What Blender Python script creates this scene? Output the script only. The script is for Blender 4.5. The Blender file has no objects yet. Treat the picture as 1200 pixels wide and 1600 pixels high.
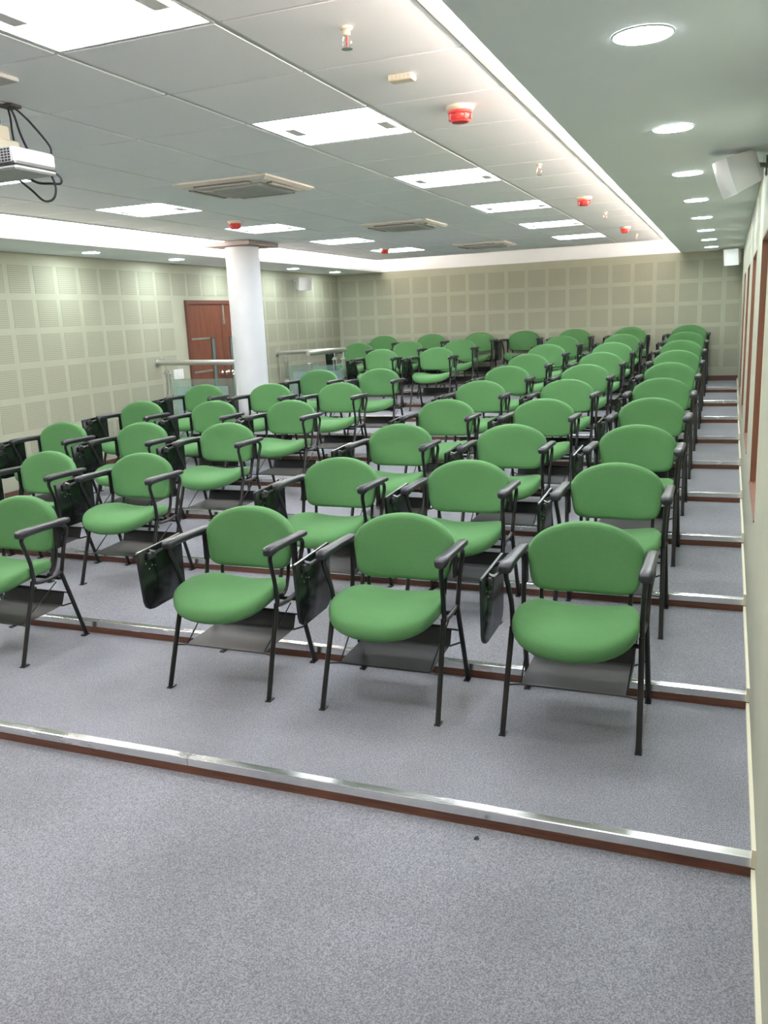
import bpy, math, random
from mathutils import Matrix, Vector

random.seed(7)
S = bpy.context.scene
COL = S.collection

# ------------------------------------------------------------------ camera, world, exposure
cam_d = bpy.data.cameras.new('camera')
cam = bpy.data.objects.new('camera', cam_d)
COL.objects.link(cam)
CAM = Vector((-0.1558, -0.4236, 1.8457))
R_ = Vector((0.9289, 0.3678, -0.0428)); U_ = Vector((-0.0427, 0.2214, 0.9742)); F_ = Vector((-0.3678, 0.9032, -0.2214))
M = Matrix(((R_.x, U_.x, -F_.x), (R_.y, U_.y, -F_.y), (R_.z, U_.z, -F_.z)))
cam.matrix_world = Matrix.Translation(CAM) @ M.to_quaternion().to_matrix().to_4x4()
cam_d.sensor_fit = 'VERTICAL'
cam_d.sensor_height = 24.0
cam_d.lens = 24.0 * 1327.36 / 1600.0
cam_d.clip_start = 0.02
S.camera = cam

W = bpy.data.worlds.new('world'); S.world = W; W.use_nodes = True
W.node_tree.nodes['Background'].inputs[0].default_value = (0.8, 0.9, 1.0, 1)
W.node_tree.nodes['Background'].inputs[1].default_value = 0.02

S.view_settings.view_transform = 'Standard'
S.view_settings.look = 'None'
S.view_settings.exposure = 1.38
S.view_settings.gamma = 1.0
S.view_settings.use_curve_mapping = False
S.cycles.diffuse_bounces = 7
S.cycles.max_bounces = 12

PANEL_L = 10.4       # radiance of ceiling panels
DOWN_L = 64.0       # downlights
COVE_L = 52.0       # warm strip in the cove

# ------------------------------------------------------------------ dimensions
Y1, D, SH = 2.290, 1.1335, 0.0706
HS, HT, HR = 2.628, 2.734, 2.95
XL, YB, YF = -6.60, 13.697, -3.2
XSR, XSL = -0.870, -5.729
GX, GY, TL = -1.0246, 2.0226, 0.60           # ceiling tile grid origin (right edge), a row line
NS = 10

# ------------------------------------------------------------------ materials
def mat(name, col, rough=0.6, metal=0.0, emit=None, estr=0.0, spec=0.5, coat=0.0):
    m = bpy.data.materials.new(name); m.use_nodes = True
    b = m.node_tree.nodes['Principled BSDF']
    b.inputs['Base Color'].default_value = (*col, 1)
    b.inputs['Roughness'].default_value = rough
    b.inputs['Metallic'].default_value = metal
    b.inputs['Specular IOR Level'].default_value = spec
    b.inputs['Coat Weight'].default_value = coat
    if emit:
        b.inputs['Emission Color'].default_value = (*emit, 1)
        b.inputs['Emission Strength'].default_value = estr
    return m

def nodes(m):
    return m.node_tree.nodes, m.node_tree.links, m.node_tree.nodes['Principled BSDF']

def noise_mix(m, scale, c1, c2, detail=4, rough=0.6, lo=0.35, hi=0.65, bump=0.0, stretch=None, bdist=0.002, coord='Object'):
    n, l, b = nodes(m)
    tc = n.new('ShaderNodeTexCoord')
    src = tc.outputs[coord]
    if stretch:
        mp = n.new('ShaderNodeMapping'); mp.inputs['Scale'].default_value = stretch
        l.new(src, mp.inputs['Vector']); src = mp.outputs[0]
    t = n.new('ShaderNodeTexNoise'); t.inputs['Scale'].default_value = scale
    t.inputs['Detail'].default_value = detail; t.inputs['Roughness'].default_value = rough
    l.new(src, t.inputs['Vector'])
    r = n.new('ShaderNodeValToRGB')
    r.color_ramp.elements[0].position = lo; r.color_ramp.elements[0].color = (*c1, 1)
    r.color_ramp.elements[1].position = hi; r.color_ramp.elements[1].color = (*c2, 1)
    l.new(t.outputs['Fac'], r.inputs[0]); l.new(r.outputs[0], b.inputs['Base Color'])
    if bump:
        bp = n.new('ShaderNodeBump'); bp.inputs['Strength'].default_value = bump; bp.inputs['Distance'].default_value = bdist
        l.new(t.outputs['Fac'], bp.inputs['Height']); l.new(bp.outputs[0], b.inputs['Normal'])
    return m, r, src

def carpet():
    m = mat('carpet', (.2, .2, .22), .95, spec=.1)
    n, l, b = nodes(m)
    tc = n.new('ShaderNodeTexCoord')
    def nz(sc, de):
        t = n.new('ShaderNodeTexNoise'); t.inputs['Scale'].default_value = sc; t.inputs['Detail'].default_value = de
        l.new(tc.outputs['Object'], t.inputs['Vector']); return t
    a = nz(215, 4); c = nz(1.6, 4)
    r1 = n.new('ShaderNodeValToRGB')
    r1.color_ramp.elements[0].position = .36; r1.color_ramp.elements[0].color = (.140, .142, .163, 1)
    r1.color_ramp.elements[1].position = .64; r1.color_ramp.elements[1].color = (.312, .315, .352, 1)
    l.new(a.outputs['Fac'], r1.inputs[0])
    r2 = n.new('ShaderNodeValToRGB')
    r2.color_ramp.elements[0].position = .35; r2.color_ramp.elements[0].color = (.80, .80, .79, 1)
    r2.color_ramp.elements[1].position = .65; r2.color_ramp.elements[1].color = (1, 1, 1, 1)
    l.new(c.outputs['Fac'], r2.inputs[0])
    mx = n.new('ShaderNodeMixRGB'); mx.blend_type = 'MULTIPLY'; mx.inputs[0].default_value = 1
    l.new(r1.outputs[0], mx.inputs[1]); l.new(r2.outputs[0], mx.inputs[2]); l.new(mx.outputs[0], b.inputs['Base Color'])
    bp = n.new('ShaderNodeBump'); bp.inputs['Strength'].default_value = .5; bp.inputs['Distance'].default_value = .003
    l.new(a.outputs['Fac'], bp.inputs['Height']); l.new(bp.outputs[0], b.inputs['Normal'])
    b.inputs['Sheen Weight'].default_value = .15
    return m

def perforated():
    m = mat('perforated_board', (.62, .62, .48), .7, spec=.3)
    n, l, b = nodes(m)
    tc = n.new('ShaderNodeTexCoord')
    sc = n.new('ShaderNodeVectorMath'); sc.operation = 'SCALE'; sc.inputs['Scale'].default_value = 1 / .0193
    l.new(tc.outputs['Object'], sc.inputs[0])
    fr = n.new('ShaderNodeVectorMath'); fr.operation = 'FRACTION'; l.new(sc.outputs[0], fr.inputs[0])
    sb = n.new('ShaderNodeVectorMath'); sb.operation = 'SUBTRACT'; sb.inputs[1].default_value = (.5, .5, .5)
    l.new(fr.outputs[0], sb.inputs[0])
    mu = n.new('ShaderNodeVectorMath'); mu.operation = 'MULTIPLY'; mu.inputs[1].default_value = (1, 0, 1)
    l.new(sb.outputs[0], mu.inputs[0])
    ln = n.new('ShaderNodeVectorMath'); ln.operation = 'LENGTH'; l.new(mu.outputs[0], ln.inputs[0])
    r = n.new('ShaderNodeValToRGB')
    r.color_ramp.elements[0].position = .20; r.color_ramp.elements[0].color = (.185, .18, .13, 1)
    r.color_ramp.elements[1].position = .32; r.color_ramp.elements[1].color = (.368, .372, .282, 1)
    l.new(ln.outputs['Value'], r.inputs[0]); l.new(r.outputs[0], b.inputs['Base Color'])
    return m

M_ = {}
M_['carpet'] = carpet()
M_['perf'] = perforated()
M_['cream'] = noise_mix(mat('cream_wall_paint', (.6, .6, .47), .65, spec=.3), 3, (.375, .380, .288), (.400, .406, .312), bump=.05)[0]
M_['white'] = noise_mix(mat('white_ceiling_paint', (.7, .7, .7), .7, spec=.3), 2, (.84, .87, .89), (.86, .89, .91))[0]
M_['tile'] = noise_mix(mat('mineral_ceiling_tile', (.66, .66, .66), .85, spec=.2), 260, (.79, .81, .835), (.86, .88, .905), bump=.15, bdist=.001)[0]
M_['bar'] = mat('grey_white_grid_bar', (.62, .63, .62), .5)
M_['barw'] = mat('white_edge_trim', (.75, .75, .74), .45)
def steel(name, rough, stretch):
    m = mat(name, (.83, .82, .80), rough, 1.0)
    n, l, b = nodes(m)
    tc = n.new('ShaderNodeTexCoord'); mp = n.new('ShaderNodeMapping'); mp.inputs['Scale'].default_value = stretch
    l.new(tc.outputs['Object'], mp.inputs[0])
    t = n.new('ShaderNodeTexNoise'); t.inputs['Scale'].default_value = 4; t.inputs['Detail'].default_value = 3
    l.new(mp.outputs[0], t.inputs['Vector'])
    mr = n.new('ShaderNodeMapRange'); mr.inputs['To Min'].default_value = rough * .6; mr.inputs['To Max'].default_value = rough * 1.6
    l.new(t.outputs['Fac'], mr.inputs[0]); l.new(mr.outputs[0], b.inputs['Roughness'])
    bp = n.new('ShaderNodeBump'); bp.inputs['Strength'].default_value = .12; bp.inputs['Distance'].default_value = .004
    l.new(t.outputs['Fac'], bp.inputs['Height']); l.new(bp.outputs[0], b.inputs['Normal'])
    return m
M_['nosing'] = steel('polished_steel_nosing', .22, (1.2, 6, 6))
M_['steel'] = mat('satin_stainless_steel', (.66, .66, .64), .34, 1.0)
M_['screw'] = mat('chrome', (.8, .8, .8), .2, 1.0)
M_['riser'] = noise_mix(mat('brown_riser_laminate', (.2, .08, .05), .4), 6, (.115, .042, .025), (.185, .075, .042), stretch=(1, 8, 20))[0]
M_['wood'] = noise_mix(mat('red_brown_veneer', (.2, .06, .04), .35), 5, (.125, .040, .022), (.185, .064, .036), stretch=(6, 6, .6))[0]
M_['woodframe'] = mat('dark_red_wood', (.13, .045, .033), .4)
M_['jamb'] = noise_mix(mat('window_wood', (.3, .1, .06), .45), 5, (.15, .055, .033), (.20, .075, .046), stretch=(6, 6, .6))[0]
M_['skirt'] = mat('brown_skirting', (.12, .055, .04), .45)
M_['creamboard'] = mat('cream_skirting', (.66, .63, .47), .5)
M_['blind'] = mat('yellow_cream_blind', (.60, .55, .34), .6)
def fabric(name, c1, c2):
    m = noise_mix(mat(name, c1, .8, spec=.25), 420, c1, c2, detail=2, bump=.25, bdist=.0008)[0]
    m.node_tree.nodes['Principled BSDF'].inputs['Sheen Weight'].default_value = .12
    m.node_tree.nodes['Principled BSDF'].inputs['Sheen Tint'].default_value = (.6, 1, .6, 1)
    return m
M_['green'] = fabric('green_upholstery', (.064, .174, .058), (.088, .214, .080))
M_['black'] = mat('black_powder_coat', (.012, .011, .011), .32, spec=.5)
M_['arm'] = mat('charcoal_arm_plastic', (.022, .023, .027), .34, spec=.5)
M_['tablet'] = mat('black_writing_tablet', (.008, .010, .009), .22, spec=.5)
M_['column'] = noise_mix(mat('column_paint', (.8, .8, .82), .55), 4, (.60, .61, .63), (.63, .64, .66))[0]
M_['collar'] = mat('brown_grey_collar', (.20, .165, .155), .6)
M_['wplastic'] = mat('white_plastic', (.72, .72, .70), .4)
M_['beige'] = mat('beige_plastic', (.60, .55, .42), .4)
M_['greyplastic'] = mat('grey_plastic', (.42, .43, .42), .45)
M_['acgrey'] = mat('ac_grille_grey', (.46, .46, .43), .5)
M_['acslot'] = mat('ac_slot_shadow_grey', (.13, .125, .11), .6)
M_['acpanel'] = mat('ac_ivory_plastic', (.62, .60, .54), .4)
M_['projwhite'] = mat('projector_shell', (.46, .46, .46), .35)
M_['mount'] = mat('beige_mount', (.36, .32, .23), .45)
M_['vision'] = mat('dull_green_glass', (.15, .18, .17), .15)
M_['hinge'] = mat('dark_hinge_metal', (.05, .05, .052), .3, .5)
M_['dark'] = mat('dark_slot', (.03, .03, .03), .6)
M_['red'] = mat('red_plastic', (.55, .035, .03), .35)
M_['cable'] = mat('black_cable', (.02, .02, .025), .5)
M_['bluegrey'] = mat('blue_grey_metal', (.10, .11, .2), .4)
M_['panel_em'] = mat('panel_diffuser', (.9, .9, .9), .5, emit=(.87, .92, 1.0), estr=PANEL_L)
M_['down_em'] = mat('downlight_diffuser', (.9, .9, .9), .5, emit=(.87, .98, 1.0), estr=DOWN_L)
M_['cove_em'] = mat('warm_led_strip', (.9, .9, .9), .5, emit=(1.0, .81, .70), estr=COVE_L)
def glass(name, tint, alpha, rough):
    m = bpy.data.materials.new(name); m.use_nodes = True
    n, l = m.node_tree.nodes, m.node_tree.links
    for x in list(n):
        if x.type == 'BSDF_PRINCIPLED': n.remove(x)
    out = [x for x in n if x.type == 'OUTPUT_MATERIAL'][0]
    tr = n.new('ShaderNodeBsdfTransparent'); tr.inputs[0].default_value = (*tint, 1)
    g = n.new('ShaderNodeBsdfPrincipled'); g.inputs['Base Color'].default_value = (.42, .56, .52, 1); g.inputs['Roughness'].default_value = rough
    mx = n.new('ShaderNodeMixShader'); mx.inputs[0].default_value = alpha
    l.new(tr.outputs[0], mx.inputs[1]); l.new(g.outputs[0], mx.inputs[2]); l.new(mx.outputs[0], out.inputs[0])
    return m
M_['glass'] = glass('clear_glass', (.86, .93, .90), .18, .05)
M_['frost'] = glass('frosted_glass', (.75, .85, .82), .62, .4)
def basket():
    m = bpy.data.materials.new('perforated_black_shelf'); m.use_nodes = True
    n, l = m.node_tree.nodes, m.node_tree.links
    g = n['Principled BSDF']; g.inputs['Base Color'].default_value = (.022, .020, .018, 1); g.inputs['Roughness'].default_value = .45
    out = [x for x in n if x.type == 'OUTPUT_MATERIAL'][0]
    tr = n.new('ShaderNodeBsdfTransparent'); mx = n.new('ShaderNodeMixShader'); mx.inputs[0].default_value = .86
    l.new(tr.outputs[0], mx.inputs[1]); l.new(g.outputs[0], mx.inputs[2]); l.new(mx.outputs[0], out.inputs[0])
    return m
M_['basket'] = basket()

# ------------------------------------------------------------------ mesh helpers
class MB:
    def __init__(s): s.v = []; s.f = []
    def add(s, vs, fs):
        o = len(s.v); s.v += [tuple(v) for v in vs]; s.f += [tuple(i + o for i in f) for f in fs]; return s
    def box(s, x0, x1, y0, y1, z0, z1):
        vs = [(x, y, z) for x in (x0, x1) for y in (y0, y1) for z in (z0, z1)]
        return s.add(vs, [(0, 1, 3, 2), (4, 6, 7, 5), (0, 4, 5, 1), (2, 3, 7, 6), (0, 2, 6, 4), (1, 5, 7, 3)])
    def bbox(s, x0, x1, y0, y1, z0, z1, c):
        """box with chamfered edges"""
        xs = (x0, x1); ys = (y0, y1); zs = (z0, z1); vs = []; idx = {}
        for i in (0, 1):
            for j in (0, 1):
                for k in (0, 1):
                    sx, sy, sz = (1, -1)[i] * c, (1, -1)[j] * c, (1, -1)[k] * c
                    for a, p in enumerate(((xs[i], ys[j] + sy, zs[k] + sz), (xs[i] + sx, ys[j], zs[k] + sz), (xs[i] + sx, ys[j] + sy, zs[k]))):
                        idx[i, j, k, a] = len(vs); vs.append(p)
        fs = []
        for i in (0, 1): fs.append([idx[i, 0, 0, 0], idx[i, 0, 1, 0], idx[i, 1, 1, 0], idx[i, 1, 0, 0]][::(1, -1)[i]])
        for j in (0, 1): fs.append([idx[0, j, 0, 1], idx[1, j, 0, 1], idx[1, j, 1, 1], idx[0, j, 1, 1]][::(1, -1)[j]])
        for k in (0, 1): fs.append([idx[0, 0, k, 2], idx[0, 1, k, 2], idx[1, 1, k, 2], idx[1, 0, k, 2]][::(1, -1)[k]])
        for j in (0, 1):
            for k in (0, 1):
                fs.append([idx[0, j, k, 1], idx[1, j, k, 1], idx[1, j, k, 2], idx[0, j, k, 2]][::(1 if (j + k) % 2 else -1)])
        for i in (0, 1):
            for k in (0, 1):
                fs.append([idx[i, 0, k, 0], idx[i, 1, k, 0], idx[i, 1, k, 2], idx[i, 0, k, 2]][::(-1 if (i + k) % 2 else 1)])
        for i in (0, 1):
            for j in (0, 1):
                fs.append([idx[i, j, 0, 0], idx[i, j, 1, 0], idx[i, j, 1, 1], idx[i, j, 0, 1]][::(1 if (i + j) % 2 else -1)])
        for i in (0, 1):
            for j in (0, 1):
                for k in (0, 1):
                    fs.append([idx[i, j, k, 0], idx[i, j, k, 1], idx[i, j, k, 2]][::(-1 if (i + j + k) % 2 else 1)])
        return s.add(vs, fs)
    def tube(s, path, r, n=8, cap=True):
        P = [Vector(p) for p in path]; k = len(P)
        T = [(P[min(i + 1, k - 1)] - P[max(i - 1, 0)]).normalized() for i in range(k)]
        up = Vector((1, 0, 0)) if abs(T[0].x) < .9 else Vector((0, 1, 0))
        N = (up - T[0] * up.dot(T[0])).normalized(); vs = []
        for i in range(k):
            N = (N - T[i] * N.dot(T[i])).normalized(); B = T[i].cross(N)
            rr = r[i] if isinstance(r, (list, tuple)) else r
            for a in range(n):
                t = 2 * math.pi * a / n
                vs.append(P[i] + (N * math.cos(t) + B * math.sin(t)) * rr)
        fs = [(i * n + a, i * n + (a + 1) % n, (i + 1) * n + (a + 1) % n, (i + 1) * n + a) for i in range(k - 1) for a in range(n)]
        if cap: fs += [tuple(range(n))[::-1], tuple((k - 1) * n + a for a in range(n))]
        return s.add(vs, fs)
    def lathe(s, prof, n=24, c=(0, 0, 0), cap=True):
        vs = [(c[0] + r * math.cos(2 * math.pi * a / n), c[1] + r * math.sin(2 * math.pi * a / n), c[2] + z) for r, z in prof for a in range(n)]
        k = len(prof)
        fs = [(i * n + a, i * n + (a + 1) % n, (i + 1) * n + (a + 1) % n, (i + 1) * n + a) for i in range(k - 1) for a in range(n)]
        if cap: fs += [tuple(range(n))[::-1], tuple((k - 1) * n + a for a in range(n))]
        return s.add(vs, fs)
    def mesh(s, name, m, smooth=False, fix=True):
        me = bpy.data.meshes.new(name); me.from_pydata(s.v, [], s.f)
        if fix:
            import bmesh
            bm = bmesh.new(); bm.from_mesh(me); bmesh.ops.recalc_face_normals(bm, faces=bm.faces); bm.to_mesh(me); bm.free()
        if smooth:
            me.polygons.foreach_set('use_smooth', [True] * len(me.polygons))
            if smooth == 'angle':
                me.set_sharp_from_angle(angle=math.radians(40))
        me.materials.append(M_[m]); me.update()
        return me

def spline(pts, n=6):
    P = [Vector(p) for p in pts]; out = []
    for i in range(len(P) - 1):
        a, b, c, d = P[max(i - 1, 0)], P[i], P[i + 1], P[min(i + 2, len(P) - 1)]
        for k in range(n):
            t = k / n
            out.append(.5 * ((2 * b) + (c - a) * t + (2 * a - 5 * b + 4 * c - d) * t * t + (3 * b - a - 3 * c + d) * t ** 3))
    out.append(P[-1]); return out

def obj(name, me, parent=None, loc=None, rot=None, label=None, cat=None, group=None, kind=None):
    o = bpy.data.objects.new(name, me); COL.objects.link(o)
    if parent: o.parent = parent
    if loc is not None: o.location = loc
    if rot is not None: o.rotation_euler = rot
    if label: o['label'] = label
    if cat: o['category'] = cat
    if group: o['group'] = group
    if kind: o['kind'] = kind
    return o

def bx(name, m, x0, x1, y0, y1, z0, z1, parent=None, **k):
    """one box, origin at its base centre"""
    cx, cy = (x0 + x1) / 2, (y0 + y1) / 2
    me = MB().box(x0 - cx, x1 - cx, y0 - cy, y1 - cy, 0, z1 - z0).mesh(name, m)
    loc = Vector((cx, cy, z0))
    if parent: loc = loc - parent_world(parent)
    return obj(name, me, parent, loc, **k)
PW = {}
def parent_world(o):
    v = Vector(o.location)
    if o.parent: v += parent_world(o.parent)
    return v

ORD = ['first', 'second', 'third', 'fourth', 'fifth', 'sixth', 'seventh', 'eighth', 'ninth', 'tenth', 'eleventh', 'twelfth']

# ================================================================== STRUCTURE
# floor in front of the first step
floor = bx('floor', 'carpet', XL, 0, YF, Y1, -.10, 0, kind='structure', label='blue-grey carpeted floor in front of the first step')
# terraces
WELL = (-5.45, 8.36, 11.26)          # x edge, y0, y1 of the lower landing by the door
LAND = 4 * SH
def floor_z(y):
    k = 0
    while k < NS and y >= Y1 + k * D: k += 1
    return k * SH
nose_cache = {}
for k in range(1, NS + 1):
    y0 = Y1 + (k - 1) * D; y1 = Y1 + k * D if k < NS else YB
    z = k * SH
    mb = MB()
    wy0, wy1 = max(y0, WELL[1]), min(y1, WELL[2])
    if wy0 < wy1:
        mb.box(WELL[0], 0, y0, y1, -.1, z)
        if wy0 > y0: mb.box(XL, WELL[0], y0, wy0, -.1, z)
        if wy1 < y1: mb.box(XL, WELL[0], wy1, y1, -.1, z)
    else:
        mb.box(XL, 0, y0, y1, -.1, z)
    t = obj('floor', mb.mesh('tread', 'carpet'), kind='structure', label='carpeted terrace step, %s from the front' % ORD[k - 1])
    xa = XL if not (y0 >= WELL[1] and y0 < WELL[2]) else WELL[0]
    # wooden riser under the steel nosing
    obj('riser', MB().box(xa, -.001, y0 - .006, y0, z - SH, z - .030).mesh('riser', 'riser'), t)
    n = 3; L = (-.004 - xa) / n
    for i in range(n):
        a = xa + i * L; b = a + L - .003
        prof = [(y0 - .010, z - .031), (y0 - .010, z + .002), (y0 - .007, z + .005), (y0 + .030, z + .004), (y0 + .030, z), (y0 - .005, z), (y0 - .005, z - .031)]
        vs = [(x, y, zz) for x in (a, b) for (y, zz) in prof]; m_ = len(prof)
        fs = [(q, (q + 1) % m_, m_ + (q + 1) % m_, m_ + q) for q in range(m_)] + [tuple(range(m_)), tuple(range(m_, 2 * m_))[::-1]]
        obj('nosing', MB().add(vs, fs).mesh('nosing', 'nosing'), t)
# landing by the door and one intermediate step
bx('floor', 'carpet', XL, WELL[0], WELL[1], WELL[2], -.1, LAND, kind='structure', label='lower carpeted landing in front of the wooden door')
bx('floor', 'carpet', -5.75, WELL[0] - .001, 9.10, 10.05, LAND, LAND + .10, kind='structure', label='small carpeted step up from the door landing')

# back wall
wb = bx('wall_back', 'cream', XL - .15, .15, YB, YB + .15, -.1, HR + .1, kind='structure', label='cream acoustic back wall behind the last row')
bx('trim_1', 'white', XL, 0, YB - .012, YB, HS + .002, HR, kind='structure', label='white painted band at the top of the back wall')
wl = bx('wall_left', 'cream', XL - .15, XL, YF, YB, -.1, HR + .1, kind='structure', label='cream perforated acoustic left wall with the door')
bx('wall_front', 'cream', XL - .15, .15, YF - .15, YF, -.1, HR + .1, kind='structure', label='cream wall behind the viewer')
# right wall: backing plus a front layer that leaves shallow window recesses
WIN = [(4.0, 5.05), (6.12, 7.17), (8.25, 9.30), (10.38, 11.43)]
WZ0, WZ1, WD = .79, 2.20, .032
mb = MB().box(WD + .006, .15, YF, YB, -.1, HR + .1)
mb.box(0, WD + .006, YF, YB, -.1, WZ0).box(0, WD + .006, YF, YB, WZ1, HR + .1)
ys = [YF] + [v for w in WIN for v in w] + [YB]
for i in range(0, len(ys), 2): mb.box(0, WD + .006, ys[i], ys[i + 1], WZ0, WZ1)
wr = obj('wall_right', mb.mesh('wall_right', 'cream'), kind='structure', label='cream right wall with four shallow wood-lined window recesses')
for i, (a, b) in enumerate(WIN):
    w = bx('window_%d' % (i + 1), 'blind', WD + .002, WD + .005, a + .01, b - .01, WZ0 + .01, WZ1 - .01, kind='structure', label='closed yellow-cream blind in %s window recess of right wall' % ORD[i])
    bx('jamb', 'jamb', .0005, WD + .002, b - .012, b - .0005, WZ0, WZ1, w)
    bx('jamb', 'jamb', .0005, WD + .002, a + .0005, a + .012, WZ0, WZ1, w)
    bx('sill', 'jamb', -.004, WD + .002, a + .012, b - .012, WZ0, WZ0 + .012, w)
    bx('head', 'jamb', .0005, WD + .002, a + .012, b - .012, WZ1 - .012, WZ1, w)

# perforated squares
PIT = .332
perf_me = MB().box(-.136, .136, -.0025, 0, -.136, .136).mesh('perforated_square', 'perf')
ROWS = [2.21 - PIT * i + PIT / 2 for i in range(8)]
nb = 0
x = -.25 + PIT / 2
bw_cols = [-.25 + PIT / 2 - PIT * i for i in range(20)]
perf_narrow = MB().box(-.098, .098, -.0025, 0, -.136, .136).mesh('perforated_square', 'perf')
for cz in ROWS:
    if cz - .136 > NS * SH + .10: obj('acoustic_panel', perf_narrow, wb, Vector((-.118, YB, cz)) - parent_world(wb))
for cx in bw_cols:
    if cx < XL + .14 or cx > -.1: continue
    for cz in ROWS:
        if cz - .136 < NS * SH + .10: continue
        obj('acoustic_panel', perf_me, wb, Vector((cx, YB, cz)) - parent_world(wb))
DOOR = (8.975, 10.58, 2.185)
cy = 13.55
while cy > -3.0:
    for cz in ROWS:
        if cz - .136 < floor_z(cy + .14) + .09: continue
        if cy + .14 > DOOR[0] and cy - .14 < DOOR[1] and cz - .136 < DOOR[2]: continue
        if cy < 4.2 and cz < 0.0: continue
        obj('acoustic_panel', perf_me, wl, Vector((XL, cy, cz)) - parent_world(wl), (0, 0, math.pi / 2))
    cy -= PIT
# baseboards
bx('baseboard_back', 'skirt', XL, 0, YB - .014, YB, NS * SH, NS * SH + .075, kind='structure', label='dark brown baseboard along the back wall')
for k in range(0, NS + 1):
    y0 = YF if k == 0 else Y1 + (k - 1) * D - .012
    y1 = Y1 + k * D - .012 if k < NS else YB - .014
    z = k * SH
    bx('baseboard_right', 'creamboard', -.013, 0, y0, y1, max(z - .032, 0) if k else 0, z + .034, kind='structure',
       label='cream skirting piece on right wall, %s' % ('beside the front floor' if k == 0 else 'beside the %s step' % ORD[k - 1]))
    if not (y1 > WELL[1] and y0 < WELL[2]):
        bx('baseboard_left', 'skirt', XL, XL + .012, y0 + .013, y1, z, z + .075, kind='structure',
           label='brown skirting piece on left wall, %s' % ('beside the front floor' if k == 0 else 'beside the %s step' % ORD[k - 1]))

# ------------------------------------------------------------------ ceiling
ceil = bx('ceiling', 'white', XL - .15, .15, YF, YB, HR, HR + .12, kind='structure', label='white upper ceiling above the tiled raft')
RX0, RX1 = GX - 7 * TL, GX                   # raft extents
RY0, RY1 = GY - 8 * TL, GY + 17 * TL
raft = bx('ceiling', 'bar', RX0 + .003, RX1 - .003, RY0, RY1 - .003, HT + .012, HT + .05, kind='structure', label='suspended ceiling raft of square white tiles')
rw = parent_world(raft)
tile_me = MB().bbox(-TL / 2 + .010, TL / 2 - .010, -TL / 2 + .005, TL / 2 - .005, 0, .011, .003).mesh('ceiling_tile', 'tile')
bar_w = .022
PANELS = [(1, k) for k in (-1, 2, 5, 8, 11, 14)] + [(5, k) for k in (-1, 2, 5, 8, 11, 14)]
pset = set(PANELS)
ACS = [(3, 4), (3, 9), (3, 14)]
for i in range(7):
    for k in range(-8, 17):
        if (i, k) in pset or (i, k) in ACS: continue
        obj('ceiling_tile', tile_me, raft, Vector((GX - (i + .5) * TL, GY + (k + .5) * TL, HT)) - rw)
for i in range(8):
    xx = GX - i * TL
    bx('grid_bar', 'bar', xx - bar_w / 2, xx + bar_w / 2, RY0, RY1, HT + .005, HT + .0125, raft)
for k in range(-8, 18):
    yy = GY + k * TL
    bx('grid_bar', 'bar', RX0, RX1, yy - .004, yy + .004, HT + .0055, HT + .0122, raft)
# edge trim of the raft
bx('edge_trim', 'barw', RX1, RX1 + .012, RY0, RY1 + .012, HT - .004, HT + .06, raft)
bx('edge_trim', 'barw', RX0 - .012, RX0, RY0, RY1 + .012, HT - .004, HT + .06, raft)
bx('edge_trim', 'barw', RX0, RX1, RY1, RY1 + .012, HT - .004, HT + .06, raft)

# side soffits with open cove troughs
mb = MB().box(XSR, 0, YF, YB - .012, HS, HS + .022).box(XSR, XSR + .012, YF, YB - .012, HS + .022, HS + .034).box(-.50, 0, YF, YB - .012, HS + .022, HR)
obj('ceiling', mb.mesh('soffit', 'white'), kind='structure', label='lowered white soffit along the right wall')
mb = MB().box(XL, XSL, YF, YB - .012, HS, HS + .022).box(XSL - .012, XSL, YF, YB - .012, HS + .022, HS + .034).box(XL, -6.15, YF, YB - .012, HS + .022, HR)
obj('ceiling', mb.mesh('soffit', 'white'), kind='structure', label='lowered white soffit along the left wall')
# warm strips lying in the coves
s_ = bx('led_strip', 'cove_em', -.64, -.60, YF + .2, YB - .7, HS + .023, HS + .05, label='warm strip light in the right-hand ceiling cove', cat='strip light', group='cove strip lights')
s_ = bx('led_strip', 'cove_em', -6.0, -5.96, YF + .2, YB - .7, HS + .023, HS + .05, label='warm strip light in the left-hand ceiling cove', cat='strip light', group='cove strip lights')

# ================================================================== CHAIRS
def pad(outline, rings_top, rings_bot, place):
    """closed cushion: outline list of 2D points, rings (scale, offset); place(u,v,w)->xyz"""
    n = len(outline); cu = sum(p[0] for p in outline) / n; cv = sum(p[1] for p in outline) / n
    seq = [(s, w) for s, w in rings_bot[::-1]] + rings_top
    mb = MB(); vs = []
    for s, w in seq:
        for u, v in outline: vs.append(place(cu + (u - cu) * s, cv + (v - cv) * s, w))
    k = len(seq); fs = [(i * n + a, i * n + (a + 1) % n, (i + 1) * n + (a + 1) % n, (i + 1) * n + a) for i in range(k - 1) for a in range(n)]
    b = len(vs); vs.append(place(cu, cv, rings_bot[-1][1])); vs.append(place(cu, cv, rings_top[-1][1]))
    fs += [(b, (a + 1) % n, a) for a in range(n)] + [(b + 1, (k - 1) * n + a, (k - 1) * n + (a + 1) % n) for a in range(n)]
    return mb.add(vs, fs)
def mirror(half):
    return half + [(-u, v) for u, v in half[::-1] if abs(u) > 1e-6]
def smooth_outline(pts, n=3):
    N = len(pts); out = []
    for i in range(N):
        a, b, c, d = [Vector((*pts[(i + q) % N], 0)) for q in (-1, 0, 1, 2)]
        for k in range(n):
            t = k / n
            v = .5 * ((2 * b) + (c - a) * t + (2 * a - 5 * b + 4 * c - d) * t * t + (3 * b - a - 3 * c + d) * t ** 3)
            out.append((v.x, v.y))
    return out

CH = []      # (name, mesh, parent index or None, kind)
def part(name, me, parent=None, kind=None):
    CH.append((name, me, parent, kind)); return len(CH) - 1

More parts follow.
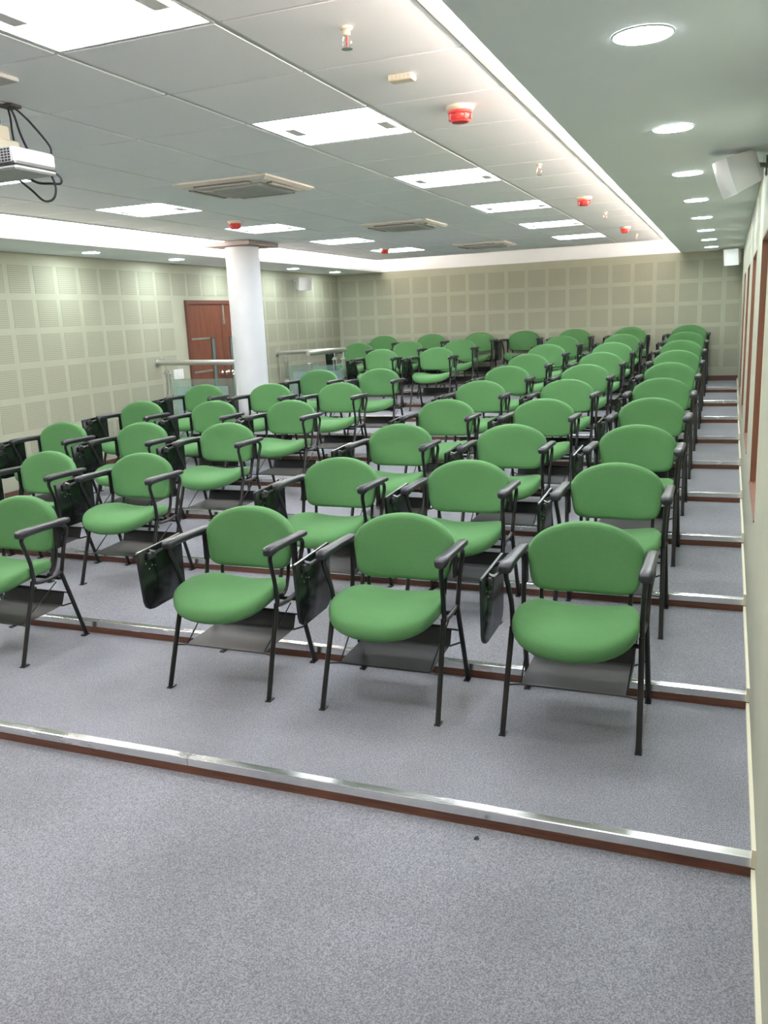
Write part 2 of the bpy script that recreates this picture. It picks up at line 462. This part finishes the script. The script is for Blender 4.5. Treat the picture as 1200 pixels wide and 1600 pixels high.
def build_chair():
    # seat cushion
    half = [(0, -.072), (.08, -.065), (.155, -.040), (.215, .004), (.252, .065), (.264, .14), (.259, .22), (.243, .30), (.220, .365), (.18, .398), (.09, .408), (0, .410)]
    ol = smooth_outline(mirror(half), 2)
    def pl(u, v, w):
        z = .467 + w + .62 * u * u * max(0, min(1, (v + .02) / .25)) - .012 * max(0, v) / .4
        f = max(0, .12 - v); z -= 1.25 * f * f
        return (u, v, z)
    me = pad(ol, [(1.0, .004), (.985, .017), (.95, .026), (.88, .031), (.7, .033), (.4, .031), (.15, .030)],
             [(1.0, -.014), (.98, -.030), (.93, -.042), (.8, -.047), (.4, -.047)], pl).mesh('seat', 'green', True)
    part('seat', me)
    # backrest
    half = [(0, .508), (.12, .509), (.19, .517), (.226, .540), (.240, .58), (.248, .625), (.254, .665), (.256, .695), (.249, .727), (.231, .759), (.20, .788), (.155, .814), (.10, .833), (.05, .842), (0, .845)]
    half = [(u, .540 + (v - .508) * (.856 - .540) / .337) for u, v in half]
    ol = smooth_outline(mirror(half), 2)
    def pb(u, v, w):
        return (u, .413 + .13 * (v - .54) - .55 * u * u + w + .015 * math.sin((v - .54) / .316 * math.pi), v)
    me = pad(ol, [(1.0, .008), (.985, .018), (.95, .024), (.8, .028), (.4, .029)],
             [(1.0, -.008), (.985, -.019), (.95, -.026), (.86, -.031), (.6, -.034), (.3, -.035)], pb).mesh('backrest', 'green', True)
    part('backrest', me)
    r = .0125
    for sx in (-1, 1):
        fl = part('leg', MB().tube([(sx * .283, 0, 0), (sx * .279, .075, .21), (sx * .273, .160, .44)], r, 10).mesh('front_leg', 'black', 'angle'))
        part('foot', MB().box(sx * .283 - .014, sx * .283 + .014, -.012, .034, 0, .006).mesh('foot', 'black'), fl)
        rl = part('leg', MB().tube([(sx * .280, .515, 0), (sx * .277, .455, .19), (sx * .273, .378, .435)], r, 10).mesh('rear_leg', 'black', 'angle'))
        part('foot', MB().box(sx * .280 - .014, sx * .280 + .014, .480, .527, 0, .006).mesh('foot', 'black'), rl)
        path = spline([(sx * .273, .172, .425), (sx * .274, .160, .54), (sx * .280, .125, .635), (sx * .285, .108, .685), (sx * .286, .130, .706), (sx * .287, .20, .712),
                       (sx * .287, .36, .711), (sx * .286, .43, .698), (sx * .284, .452, .66), (sx * .278, .425, .58), (sx * .273, .385, .425)], 4)
        part('arm_frame', MB().tube(path, .0115, 8).mesh('arm_frame', 'black', True))
        part('seat_rail', MB().tube(spline([(sx * .272, .155, .437), (sx * .266, .22, .418), (sx * .266, .32, .416), (sx * .272, .39, .432)], 3), .0115, 8).mesh('seat_rail', 'black', True))
        # armrest pad: lofted rounded section
        secs = []
        for (y, z, w, h) in [(.080, .718, .012, .009), (.083, .719, .023, .017), (.095, .722, .030, .022), (.14, .727, .030, .019), (.25, .728, .027, .016), (.38, .726, .026, .015), (.455, .724, .025, .015), (.470, .723, .021, .012), (.474, .722, .012, .007)]:
            secs.append([(sx * .287 + w * (abs(math.cos(a)) ** .6) * (1 if math.cos(a) >= 0 else -1), y, z + h * (abs(math.sin(a)) ** .6) * (1 if math.sin(a) >= 0 else -1)) for a in [2 * math.pi * q / 14 for q in range(14)]])
        vs = [p for s in secs for p in s]; n = 14; k = len(secs)
        fs = [(i * n + a, i * n + (a + 1) % n, (i + 1) * n + (a + 1) % n, (i + 1) * n + a) for i in range(k - 1) for a in range(n)] + [tuple(range(n))[::-1], tuple((k - 1) * n + a for a in range(n))]
        part('armrest', MB().add(vs, fs).mesh('armrest', 'arm', True))
        part('back_support', MB().tube(spline([(sx * .195, .36, .412), (sx * .195, .405, .43), (sx * .198, .436, .50), (sx * .20, .448, .60), (sx * .20, .462, .72)], 3), .010, 8).mesh('back_support', 'black', True))
        part('side_bracket', MB().box(sx * .262 - .006, sx * .262 + .006, .378, .424, .57, .71).mesh('side_bracket', 'black'))
    part('crossbar', MB().tube([(-.272, .175, .398), (.272, .175, .398)], .010, 8).mesh('crossbar', 'black', 'angle'))
    part('crossbar', MB().tube([(-.272, .370, .396), (.272, .370, .396)], .010, 8).mesh('crossbar', 'black', 'angle'))
    # wire shelf below the seat
    def shelf_sheet(pts):
        t = .0015; vs = [(x, y, z + o) for o in (0, .003) for (x, y, z) in pts]
        return MB().add(vs, [(0, 1, 2, 3), (4, 7, 6, 5), (0, 4, 5, 1), (1, 5, 6, 2), (2, 6, 7, 3), (3, 7, 4, 0)])
    b = part('book_shelf', shelf_sheet([(-.225, .095, .205), (.225, .095, .205), (.225, .405, .215), (-.225, .405, .215)]).mesh('book_shelf', 'basket'))
    part('back_plate', shelf_sheet([(-.225, .407, .214), (.225, .407, .214), (.225, .437, .285), (-.225, .437, .285)]).mesh('back_plate', 'basket'), b)
    part('front_rod', MB().tube([(-.276, .075, .205), (-.226, .094, .204), (.226, .094, .204), (.276, .075, .205)], .005, 6).mesh('front_rod', 'black'), b)
    part('rear_rod', MB().tube([(-.276, .443, .225), (-.226, .407, .213), (.226, .407, .213), (.276, .443, .225)], .005, 6).mesh('rear_rod', 'black'), b)
    part('top_rod', MB().tube([(-.276, .425, .290), (-.226, .438, .287), (.226, .438, .287), (.276, .425, .290)], .005, 6).mesh('top_rod', 'black'), b)
    for sx in (-1, 1):
        part('hanger_rod', MB().tube([(sx * .222, .096, .208), (sx * .238, .370, .372)], .0035, 6).mesh('hanger_rod', 'black'), b)
    # folded writing tablet hanging outside the arm on the viewer's left
    ol = [(-.075, .715), (-.068, .722), (.285, .735), (.292, .728), (.300, .470), (.292, .445), (.272, .425), (.24, .412), (.03, .408), (-.005, .414), (-.03, .432), (-.042, .460)]
    n = len(ol); xo = -.345
    vs = []
    for w, sc in ((-.008, .985), (-.0055, 1), (.0055, 1), (.008, .985)):
        for (y, z) in ol: vs.append((xo + w - .03 * (.73 - z), .115 + (y - .115) * sc, .57 + (z - .57) * sc))
    fs = [(i * n + a, i * n + (a + 1) % n, (i + 1) * n + (a + 1) % n, (i + 1) * n + a) for i in range(3) for a in range(n)] + [tuple(range(n))[::-1], tuple(3 * n + a for a in range(n))]
    t = part('writing_tablet', MB().add(vs, fs).mesh('writing_tablet', 'tablet', 'angle'))
    hb = MB().bbox(-.337, -.318, -.012, .050, .672, .708, .004)
    hb.tube([(-.327, .02, .700), (-.322, .02, .712)], .014, 8).tube(spline([(-.326, .03, .690), (-.315, .07, .700), (-.296, .115, .708)], 3), .009, 8)
    part('hinge', hb.mesh('hinge', 'hinge', 'angle'), t)
    sb = MB()
    for (y, z) in ((-.02, .655), (.005, .622), (.028, .636), (.055, .628), (.02, .716), (.045, .700)):
        xx = -.337 - .03 * (.73 - z)
        sb.lathe([(.001, .0), (.0045, .0), (.0045, .003), (.002, .005)], 6, (0, 0, 0)) if False else sb.box(xx - .001, xx + .004, y - .0035, y + .0035, z - .0035, z + .0035)
    part('screws', sb.mesh('screws', 'screw'), t, 'stuff')
    wd = MB().box(-.338, -.289, .200, .240, .700, .716)
    part('bracket', wd.mesh('bracket', 'black'), t)
build_chair()

ROWG = {i: 'green tablet chairs in the %s row' % ORD[i - 1] for i in range(1, 11)}
def chair(x, row, label, dx=0, dy=0, rz=0):
    root = obj('tablet_chair', None, None, (x + dx, 2.873 + (row - 1) * D + dy, row * SH + (.0005)), (0, 0, rz), label, 'chair', 'green tablet chairs on the terraces')
    root.empty_display_size = .2
    made = []
    for name, me, pi, kind in CH:
        o = obj(name, me, made[pi] if pi is not None else root, kind=kind)
        made.append(o)
    return root

def lab(row, side, i):
    r = 'front row' if row == 1 else ('back row' if row == 10 else '%s row from the front' % ORD[row - 1])
    if side == 'R':
        return 'green cushioned tablet chair, %s, right block, %s from the right wall' % (r, ORD[i])
    return 'green cushioned tablet chair, %s, left block, %s from the centre aisle' % (r, ORD[i])
XR = {0: -.708, 1: -1.568, 2: -2.425}
XLB = {0: -3.955, 1: -4.80, 2: -5.655}
for row in range(1, 11):
    for i in range(3):
        rnd = random.Random(row * 10 + i)
        chair(XR[i], row, lab(row, 'R', i), rnd.uniform(-.006, .006), rnd.uniform(-.010, .006), rnd.uniform(-.012, .012))
LEFT = {1: [0], 2: [0, 1, 2], 3: [0, 1, 2], 4: [0, 1, 2], 5: [0, 1, 2], 6: [0, 1], 8: [0, 1], 9: [0, 1, 2], 10: [0, 1, 2]}
for row, cols in LEFT.items():
    for i in cols:
        rnd = random.Random(row * 10 + i + 5)
        chair(XLB[i] - (.03 if row >= 8 else 0) + (.05 if (row, i) == (6, 1) else 0), row, lab(row, 'L', i), rnd.uniform(-.006, .006), rnd.uniform(-.010, .006), rnd.uniform(-.012, .012))
chair(-3.235, 10, 'green cushioned tablet chair, back row, alone in the centre aisle')

# ================================================================== COLUMN
c = obj('column', None, None, (-5.22, 8.17, 6 * SH), label='round white column beside the glass railing', cat='column')
c.empty_display_size = .2
obj('shaft', MB().lathe([(.187, 0), (.187, HT - 6 * SH - .05)], 40).mesh('shaft', 'column', 'angle'), c)
obj('collar', MB().box(-.27, .29, -.34, .31, HT - 6 * SH - .05, HT - 6 * SH - .006).mesh('collar', 'collar'), c)

# ================================================================== DOOR
dz = LAND
dr = obj('door_1', MB().box(XL + .0005, XL + .012, DOOR[0] + .045, DOOR[1] - .045, dz, DOOR[2] - .05).mesh('door_backing', 'dark'), kind='structure', label='red-brown veneered double door in the left wall behind the column')
obj('door_frame', MB().box(XL, XL + .035, DOOR[0], DOOR[0] + .05, dz, DOOR[2]).box(XL, XL + .035, DOOR[1] - .05, DOOR[1], dz, DOOR[2]).box(XL, XL + .035, DOOR[0] + .05, DOOR[1] - .05, DOOR[2] - .05, DOOR[2]).mesh('door_frame', 'woodframe'), dr)
mid = 9.772
for (a, b, s) in ((DOOR[0] + .053, mid - .002, -1), (mid + .002, DOOR[1] - .053, 1)):
    lf = obj('door_leaf', MB().box(XL + .012, XL + .024, a, b, dz + .005, DOOR[2] - .053).mesh('door_leaf', 'wood'), dr)
    p0 = 9.50 if s < 0 else 9.96
    obj('vision_frame', MB().box(XL + .0235, XL + .028, p0 - .015, p0 + .085, dz + .35, 1.70).mesh('vision_frame', 'dark'), lf)
    obj('vision_pane', MB().box(XL + .0275, XL + .030, p0, p0 + .065, dz + .36, 1.69).mesh('vision_pane', 'vision'), lf)
    for z in (1.695, 1.272, .85):
        q = (a + .004, 9.465) if s < 0 else (10.09, b - .004)
        obj('inlay_strip', MB().box(XL + .0235, XL + .028, q[0], q[1], z - .012, z + .012).mesh('inlay_strip', 'steel'), lf)
    hy = 9.70 if s < 0 else 9.86
    hm = MB().lathe([(.03, 0), (.03, .01), (.012, .012), (.012, .05), (.028, .055), (.03, .07), (.02, .085)], 14)
    hm.v = [(XL + .024 + z, hy + y_, 1.225 + x_) for (x_, y_, z) in hm.v]
    obj('handle', hm.mesh('handle', 'screw', True), lf)
    if s > 0:
        obj('bolt', MB().box(XL + .024, XL + .034, 9.815, 9.85, 1.86, 2.125).box(XL + .034, XL + .046, 9.822, 9.842, 1.88, 1.93).mesh('bolt', 'steel'), lf)
sw = obj('light_switch', None, None, (XL, 8.71, 1.275), label='white light switch box on left wall beside the door', cat='switch')
obj('plate', MB().bbox(0, .012, -.105, .105, -.062, .062, .003).mesh('plate', 'wplastic'), sw)
for i in range(4):
    obj('rocker', MB().bbox(.011, .017, -.085 + i * .044, -.047 + i * .044, -.035, .035, .002).mesh('rocker', 'barw'), sw)

# ================================================================== RAILINGS
def railing(name_label, rail_pts, posts, panels, flange):
    root = obj('glass_railing', None, None, (rail_pts[0][0], rail_pts[0][1], posts[0][2]), label=name_label, cat='railing', group='stainless railings by the door landing')
    o = Vector(root.location)
    L = lambda p: tuple(Vector(p) - o)
    obj('handrail', MB().tube([L(p) for p in rail_pts], .032, 14).mesh('handrail', 'steel', 'angle'), root)
    if flange:
        a = Vector(L(rail_pts[0]))
        obj('wall_flange', MB().tube([a, a + Vector((.012, 0, 0))], .055, 14).mesh('wall_flange', 'steel', 'angle'), root)
    for (x, y, z0, z1, ax) in posts:
        m = MB()
        p = Vector(L((x, y, z0)))
        for s in (-1, 1):
            dx, dy = (s * .022, 0) if ax == 'x' else (0, s * .022)
            m.box(p.x + dx - .009, p.x + dx + .009, p.y + dy - .009, p.y + dy + .009, 0 + p.z, p.z + z1 - z0 - .10)
        m.tube([(p.x, p.y, p.z + z1 - z0 - .14), (p.x, p.y, p.z + z1 - z0 - .028)], .010, 8)
        m.bbox(p.x - .035, p.x + .035, p.y - .035, p.y + .035, p.z + z1 - z0 - .14, p.z + z1 - z0 - .125, .002)
        m.bbox(p.x - .05, p.x + .05, p.y - .05, p.y + .05, p.z, p.z + .01, .002)
        ps = obj('post', m.mesh('post', 'steel'), root)
        for zz in (.25, z1 - z0 - .42):
            obj('glass_clip', MB().bbox(p.x - .05, p.x + .05, p.y - .016, p.y + .016, p.z + zz, p.z + zz + .03, .003).mesh('glass_clip', 'screw') if ax == 'x' else
                MB().bbox(p.x - .016, p.x + .016, p.y - .05, p.y + .05, p.z + zz, p.z + zz + .03, .003).mesh('glass_clip', 'screw'), ps)
    for (x0, x1, y0, y1, z0, z1) in panels:
        a = L((x0, y0, z0)); b = L((x1, y1, z1))
        g = obj('glass_pane', MB().box(a[0], b[0], a[1], b[1], a[2], b[2]).mesh('glass_pane', 'glass'), root)
        if x1 - x0 > y1 - y0:
            obj('frosted_film', MB().box(a[0] + .08, b[0] - .10, a[1] - .002, a[1] - .0005, a[2] + .05, b[2] - .09).mesh('frosted_film', 'frost'), g)
        else:
            obj('frosted_film', MB().box(b[0] + .0005, b[0] + .002, a[1] + .06, b[1] - .06, a[2] + .05, b[2] - .09).mesh('frosted_film', 'frost'), g)
    return root
z6 = 6 * SH
railing('steel railing with glass panel left of the round column', [(XL + .002, 8.31, 1.445), (-5.47, 8.31, 1.425)],
        [(-6.47, 8.31, z6, 1.445, 'x'), (-5.50, 8.31, z6, 1.425, 'x')], [(-6.44, -5.53, 8.306, 8.314, z6 + .08, 1.24)], True)
z8 = 8 * SH
railing('steel railing fixed to left wall, right of the round column', [(XL + .002, 11.31, 1.405), (-5.52, 11.31, 1.425)],
        [(-6.45, 11.31, z8, 1.405, 'x'), (-5.62, 11.31, z8, 1.42, 'x')], [(-6.42, -5.65, 11.306, 11.314, z8 + .08, 1.21)], True)
z7 = 7 * SH
railing('short steel railing running towards the back wall, behind the left block', [(-5.40, 10.0, 1.432), (-5.40, 11.20, 1.432)],
        [(-5.40, 10.06, z7, 1.432, 'y'), (-5.40, 11.14, z8, 1.432, 'y')], [(-5.404, -5.396, 10.09, 11.11, z8 + .06, 1.24)], False)

# ================================================================== CEILING FIXTURES
fr_me = MB()
h = TL / 2
for (a, b, c_, d_) in ((-h + .004, h - .004, -h + .004, -h + .016), (-h + .004, h - .004, h - .016, h - .004), (-h + .004, -h + .016, -h + .016, h - .016), (h - .016, h - .004, -h + .016, h - .016)):
    fr_me.box(a, b, c_, d_, .0005, .011)
fr_me = fr_me.mesh('frame', 'barw')
df_me = MB().bbox(-h + .0165, h - .0165, -h + .0165, h - .0165, .004, .0108, .001).mesh('diffuser', 'panel_em')
br_me = MB().bbox(-.03, .03, -.075, .075, -.012, .0035, .003).mesh('end_bracket', 'barw')
for n_, (i, k) in enumerate(PANELS):
    side = 'right-hand' if i == 1 else 'left-hand'
    j = (k + 7) // 3
    vis = (8 - j)
    t = obj('ceiling_light', None, None, (GX - (i + .5) * TL, GY + (k + .5) * TL, HT + .0005),
            label='square glowing ceiling light panel, %s row, %s from the back wall' % (side, ORD[vis - 1]), cat='ceiling light', group='square ceiling light panels')
    obj('frame', fr_me, t); obj('diffuser', df_me, t)
    obj('end_bracket', br_me, t, (-h + .12, -.06, 0)); obj('end_bracket', br_me, t, (h - .052, .03, 0))

ring = MB().lathe([(.0838, -.001), (.0838, -.005), (.087, -.0045), (.091, -.0005)], 28, cap=False).mesh('trim_ring', 'wplastic', True)
lens = MB().lathe([(.0835, -.0055), (.0835, -.0005)], 28).mesh('lens', 'down_em')
DY = [2.419 + 1.466 * i for i in range(-1, 8)]
for i, y in enumerate(DY):
    for side, x in (('right', -.427), ('left', -6.17)):
        t = obj('downlight', None, None, (x, y, HS), label='round white downlight in %s soffit, %s from the back wall' % (side, ORD[len(DY) - 1 - i]), cat='downlight', group='round downlights in the %s soffit' % side)
        obj('trim_ring', ring, t); obj('lens', lens, t)

# ceiling cassette air conditioners
def cassette(i, k, n):
    t = obj('air_conditioner', None, None, (GX - (i + .5) * TL, GY + (k + .5) * TL, HT), label='square ceiling cassette air conditioner, %s from the camera' % ORD[n], cat='air conditioner', group='ceiling cassette air conditioners')
    a = .335
    prof = [(a, -.001), (a, -.012), (a - .03, -.026), (a - .085, -.034), (a - .10, -.030)]
    m = MB(); vs = []; 
    for r, z in prof: vs += [(-r, -r, z), (r, -r, z), (r, r, z), (-r, r, z)]
    fs = [(q * 4 + e, q * 4 + (e + 1) % 4, (q + 1) * 4 + (e + 1) % 4, (q + 1) * 4 + e) for q in range(len(prof) - 1) for e in range(4)] + [(0, 1, 2, 3)]
    obj('panel', m.add(vs, fs).mesh('panel', 'acpanel', fix=True), t)
    g = obj('intake_grille', MB().bbox(-.23, .23, -.23, .23, -.040, -.024, .006).mesh('intake_grille', 'acgrey'), t)
    for q in range(11):
        y = -.19 + q * .038
        obj('slat', MB().box(-.20, .20, y - .006, y + .006, -.044, -.0395).mesh('slat', 'greyplastic'), g)
    for q in range(4):
        s = obj('air_slot', MB().box(-.20, .20, -.306, -.262, -.0345, -.018).mesh('air_slot', 'acslot'), t, (0, 0, 0), (0, 0, q * math.pi / 2))
        obj('louver', MB().bbox(-.195, .195, -.300, -.276, -.040, -.034, .002).mesh('louver', 'acpanel'), s)
for n, (i, k) in enumerate(ACS): cassette(i, k, n)

# smoke detectors
base_me = MB().lathe([(.062, 0), (.062, -.012), (.055, -.020), (.02, -.022)], 24).mesh('base', 'beige', 'angle')
cup_me = MB().lathe([(.053, -.019), (.053, -.030), (.046, -.036), (.046, -.040), (.040, -.062), (.036, -.066), (.01, -.067)], 24).mesh('sounder', 'red', 'angle')
rib_me = MB().box(.040, .050, -.005, .005, -.058, -.034).mesh('rib', 'red')
for n, (x, y, lb) in enumerate([(-1.285, 3.43, 'nearest the camera in the right tile column'), (-1.285, 6.92, 'middle of the right tile column'), (-1.28, 9.85, 'farthest in the right tile column'),
                                (-4.21, 6.37, 'above the round column'), (-4.33, 10.25, 'beside the farthest left light panel')]):
    t = obj('smoke_detector', None, None, (x, y, HT), label='red and white smoke detector on ceiling, ' + lb, cat='smoke detector', group='red smoke detectors')
    obj('base', base_me, t); cp = obj('sounder', cup_me, t)
    for q in range(8): obj('rib', rib_me, cp, None, (0, 0, q * math.pi / 4))

# sprinklers
esc = MB().lathe([(.020, 0), (.020, -.006), (.012, -.010), (.012, -.024), (.008, -.026)], 14).mesh('escutcheon', 'beige', 'angle')
fb = MB().tube(spline([(-.009, 0, -.024), (-.014, 0, -.036), (-.012, 0, -.050), (0, 0, -.060)], 3), .0022, 6).tube(spline([(.009, 0, -.024), (.014, 0, -.036), (.012, 0, -.050), (0, 0, -.060)], 3), .0022, 6)
fb = fb.mesh('frame_arms', 'screw', True)
bulb = MB().lathe([(.002, -.026), (.003, -.036), (.002, -.056)], 8).mesh('bulb', 'red', True)
dfl = MB().lathe([(.016, -.060), (.018, -.063)], 12).mesh('deflector', 'screw')
for n, (x, y) in enumerate([(-1.30, 2.25), (-1.285, 5.13), (-1.28, 8.17), (-1.26, 10.95)]):
    t = obj('sprinkler', None, None, (x, y, HT), label='small fire sprinkler head on ceiling tile, %s from the camera' % ORD[n], cat='sprinkler', group='fire sprinkler heads')
    obj('escutcheon', esc, t); obj('frame_arms', fb, t); obj('bulb', bulb, t); obj('deflector', dfl, t)

# small sensor box
t = obj('sensor_box', None, None, (-1.335, 2.84, HT), label='small beige rectangular sensor box on the ceiling near the sprinkler', cat='sensor')
obj('housing', MB().bbox(-.048, .048, -.028, .028, -.022, 0, .004).mesh('housing', 'beige'), t)
for q in range(5):
    obj('vent_slot', MB().box(-.034 + q * .016, -.026 + q * .016, -.0285, -.0275, -.016, -.006).mesh('vent_slot', 'acgrey'), t)
    
# speakers
def speaker(label, loc, wall, yaw, tilt, w=.20, hh=.19, dp=.15, ceiling_z=None):
    """front faces local -y"""
    t = obj('wall_speaker', None, None, loc, label=label, cat='speaker', group='white wall speakers')
    rot = Matrix.Rotation(yaw, 4, 'Z') @ Matrix.Rotation(tilt, 4, 'X')
    vs = []
    for y, sx, sz in ((-dp / 2, 1, 1), (dp / 2 - .02, .82, .86), (dp / 2, .72, .76)):
        for (a, b) in ((-1, -1), (1, -1), (1, 1), (-1, 1)): vs.append(rot @ Vector((a * w / 2 * sx, y, b * hh / 2 * sz)))
    fs = [(q * 4 + e, q * 4 + (e + 1) % 4, q * 4 + 4 + (e + 1) % 4, q * 4 + 4 + e) for q in range(2) for e in range(4)] + [(0, 1, 2, 3), (8, 9, 10, 11)]
    obj('cabinet', MB().add(vs, fs).mesh('cabinet', 'wplastic'), t)
    vs = []; n = 8
    for i in range(n + 1):
        u = -1 + 2 * i / n
        for j in range(n + 1):
            v = -1 + 2 * j / n
            vs.append(rot @ Vector((u * (w / 2 + .003), -dp / 2 - .005 - .035 * (1 - .8 * u * u) * (1 - .55 * v * v), v * (hh / 2 + .003))))
    fs = [(i * (n + 1) + j, (i + 1) * (n + 1) + j, (i + 1) * (n + 1) + j + 1, i * (n + 1) + j + 1) for i in range(n) for j in range(n)]
    rim = [i * (n + 1) for i in range(n + 1)] + [n * (n + 1) + j for j in range(1, n + 1)] + [i * (n + 1) + n for i in range(n - 1, -1, -1)] + [j for j in range(n - 1, 0, -1)]
    base = len(vs)
    for r in rim:
        u = -1 + 2 * (r // (n + 1)) / n; v = -1 + 2 * (r % (n + 1)) / n
        vs.append(rot @ Vector((u * w / 2, -dp / 2 + .001, v * hh / 2)))
    fs += [(rim[q], rim[(q + 1) % len(rim)], base + (q + 1) % len(rim), base + q) for q in range(len(rim))]
    obj('grille', MB().add(vs, fs).mesh('grille', 'wplastic', 'angle'), t)
    a = rot @ Vector((0, dp / 2 - .005, 0)); b = Vector(wall) - Vector(loc)
    m = MB().tube([a, (a + b) / 2 + Vector((0, 0, .005)), b], .014, 8)
    dirx = 1 if b.x > 0 else -1
    m.bbox(min(b.x, b.x - dirx * .012), max(b.x, b.x - dirx * .012), b.y - .035, b.y + .035, b.z - .05, b.z + .05, .002)
    obj('bracket', m.mesh('bracket', 'greyplastic', 'angle'), t)
speaker('white box speaker high on right wall, nearest the camera', (-.135, 4.72, 2.52), (0, 4.86, 2.56), math.radians(-72), math.radians(20), w=.22, hh=.19, dp=.15)
speaker('white box speaker high on right wall, near the back corner', (-.135, 13.2, 2.505), (0, 13.25, 2.55), math.radians(-25), math.radians(10), w=.21, hh=.22, dp=.14)
speaker('white box speaker high on left wall, near the back corner', (XL + .17, 12.0, 2.445), (XL, 12.05, 2.47), math.radians(62), math.radians(8), w=.24, hh=.19, dp=.14)

# ================================================================== PROJECTOR
pr = obj('projector', None, None, (-2.60, 2.09, 2.40), label='white projector hanging from the ceiling at the left edge', cat='projector')
bm_ = MB().bbox(-.17, .165, -.10, .10, .018, .074, .010)
obj('body', bm_.mesh('body', 'projwhite'), pr)
obj('underside', MB().bbox(-.168, .163, -.098, .098, 0, .0165, .006).mesh('underside', 'greyplastic'), pr)
obj('seam', MB().box(-.1685, .1635, -.0985, .0985, .015, .0185).mesh('seam', 'dark'), pr)
g = obj('vent_grille', MB().box(.06, .15, -.1015, -.0995, .024, .070).mesh('vent_grille', 'projwhite'), pr)
for a in range(6):
    for b in range(5):
        obj('vent_hole', MB().box(.064 + a * .0145, .074 + a * .0145, -.1025, -.101, .0265 + b * .0088, .0325 + b * .0088).mesh('vent_hole', 'dark'), g)
obj('lens', MB().lathe([(.035, 0), (.035, .02), (.028, .022), (.026, .012), (.001, .008)], 20).mesh('lens', 'dark', 'angle'), pr, (-.09, -.10, .048), (math.pi / 2, 0, 0))
mt = obj('ceiling_mount', MB().bbox(-.055, .055, -.05, .05, .073, .12, .004).bbox(-.035, .035, -.03, .03, .12, .17, .004).mesh('mount_plate', 'mount'), pr, (.0, .0, 0))
obj('pole', MB().tube([(0, 0, .165), (0, 0, HT - 2.40 - .012)], .02, 12).mesh('pole', 'bluegrey', 'angle'), mt)
obj('ceiling_plate', MB().bbox(-.07, .07, -.07, .07, HT - 2.40 - .016, HT - 2.40, .003).mesh('ceiling_plate', 'greyplastic'), mt)
obj('cable_plate', MB().bbox(-.03, .03, -.03, .03, -.012, 0, .002).mesh('cable_plate', 'dark'), pr, (-.235, .335, HT - 2.40))
for path in ([(-.25, .335, .328), (-.20, .29, .27), (-.125, .21, .203), (-.06, .15, .135), (.012, .105, .085), (.03, .09, .070)],
             [(-.24, .335, .328), (-.16, .27, .27), (-.07, .19, .19), (.0, .14, .12), (.06, .10, .080), (.07, .09, .070)],
             [(-.225, .335, .328), (-.13, .28, .275), (-.025, .21, .215), (.084, .16, .127), (.120, .13, .09), (.127, .11, .055), (.126, .098, .04)],
             [(.135, .095, .025), (.16, .115, .0), (.155, .12, -.022), (.11, .12, -.018), (.06, .115, -.012), (.03, .10, .004)],
             [(-.01, .09, .004), (.02, .12, -.035), (.07, .12, -.075), (.115, .12, -.07), (.13, .12, -.03), (.128, .10, .02)]):
    obj('cable', MB().tube(spline(path, 5), .0042, 6).mesh('cable', 'cable', True), pr)

# small dark scrap lying on the carpet
v = [(-.008, -.006, 0), (.009, -.008, 0), (.011, .006, 0), (-.006, .009, 0), (-.003, -.002, .010), (.005, .003, .013)]
obj('debris', MB().add(v, [(0, 1, 2, 3), (0, 1, 4), (1, 2, 5), (1, 5, 4), (2, 3, 5), (3, 4, 5), (3, 0, 4)]).mesh('debris', 'cable'), None, (-.925, 2.27 - .06, .0005), label='tiny dark scrap on carpet in front of the first step', cat='debris')
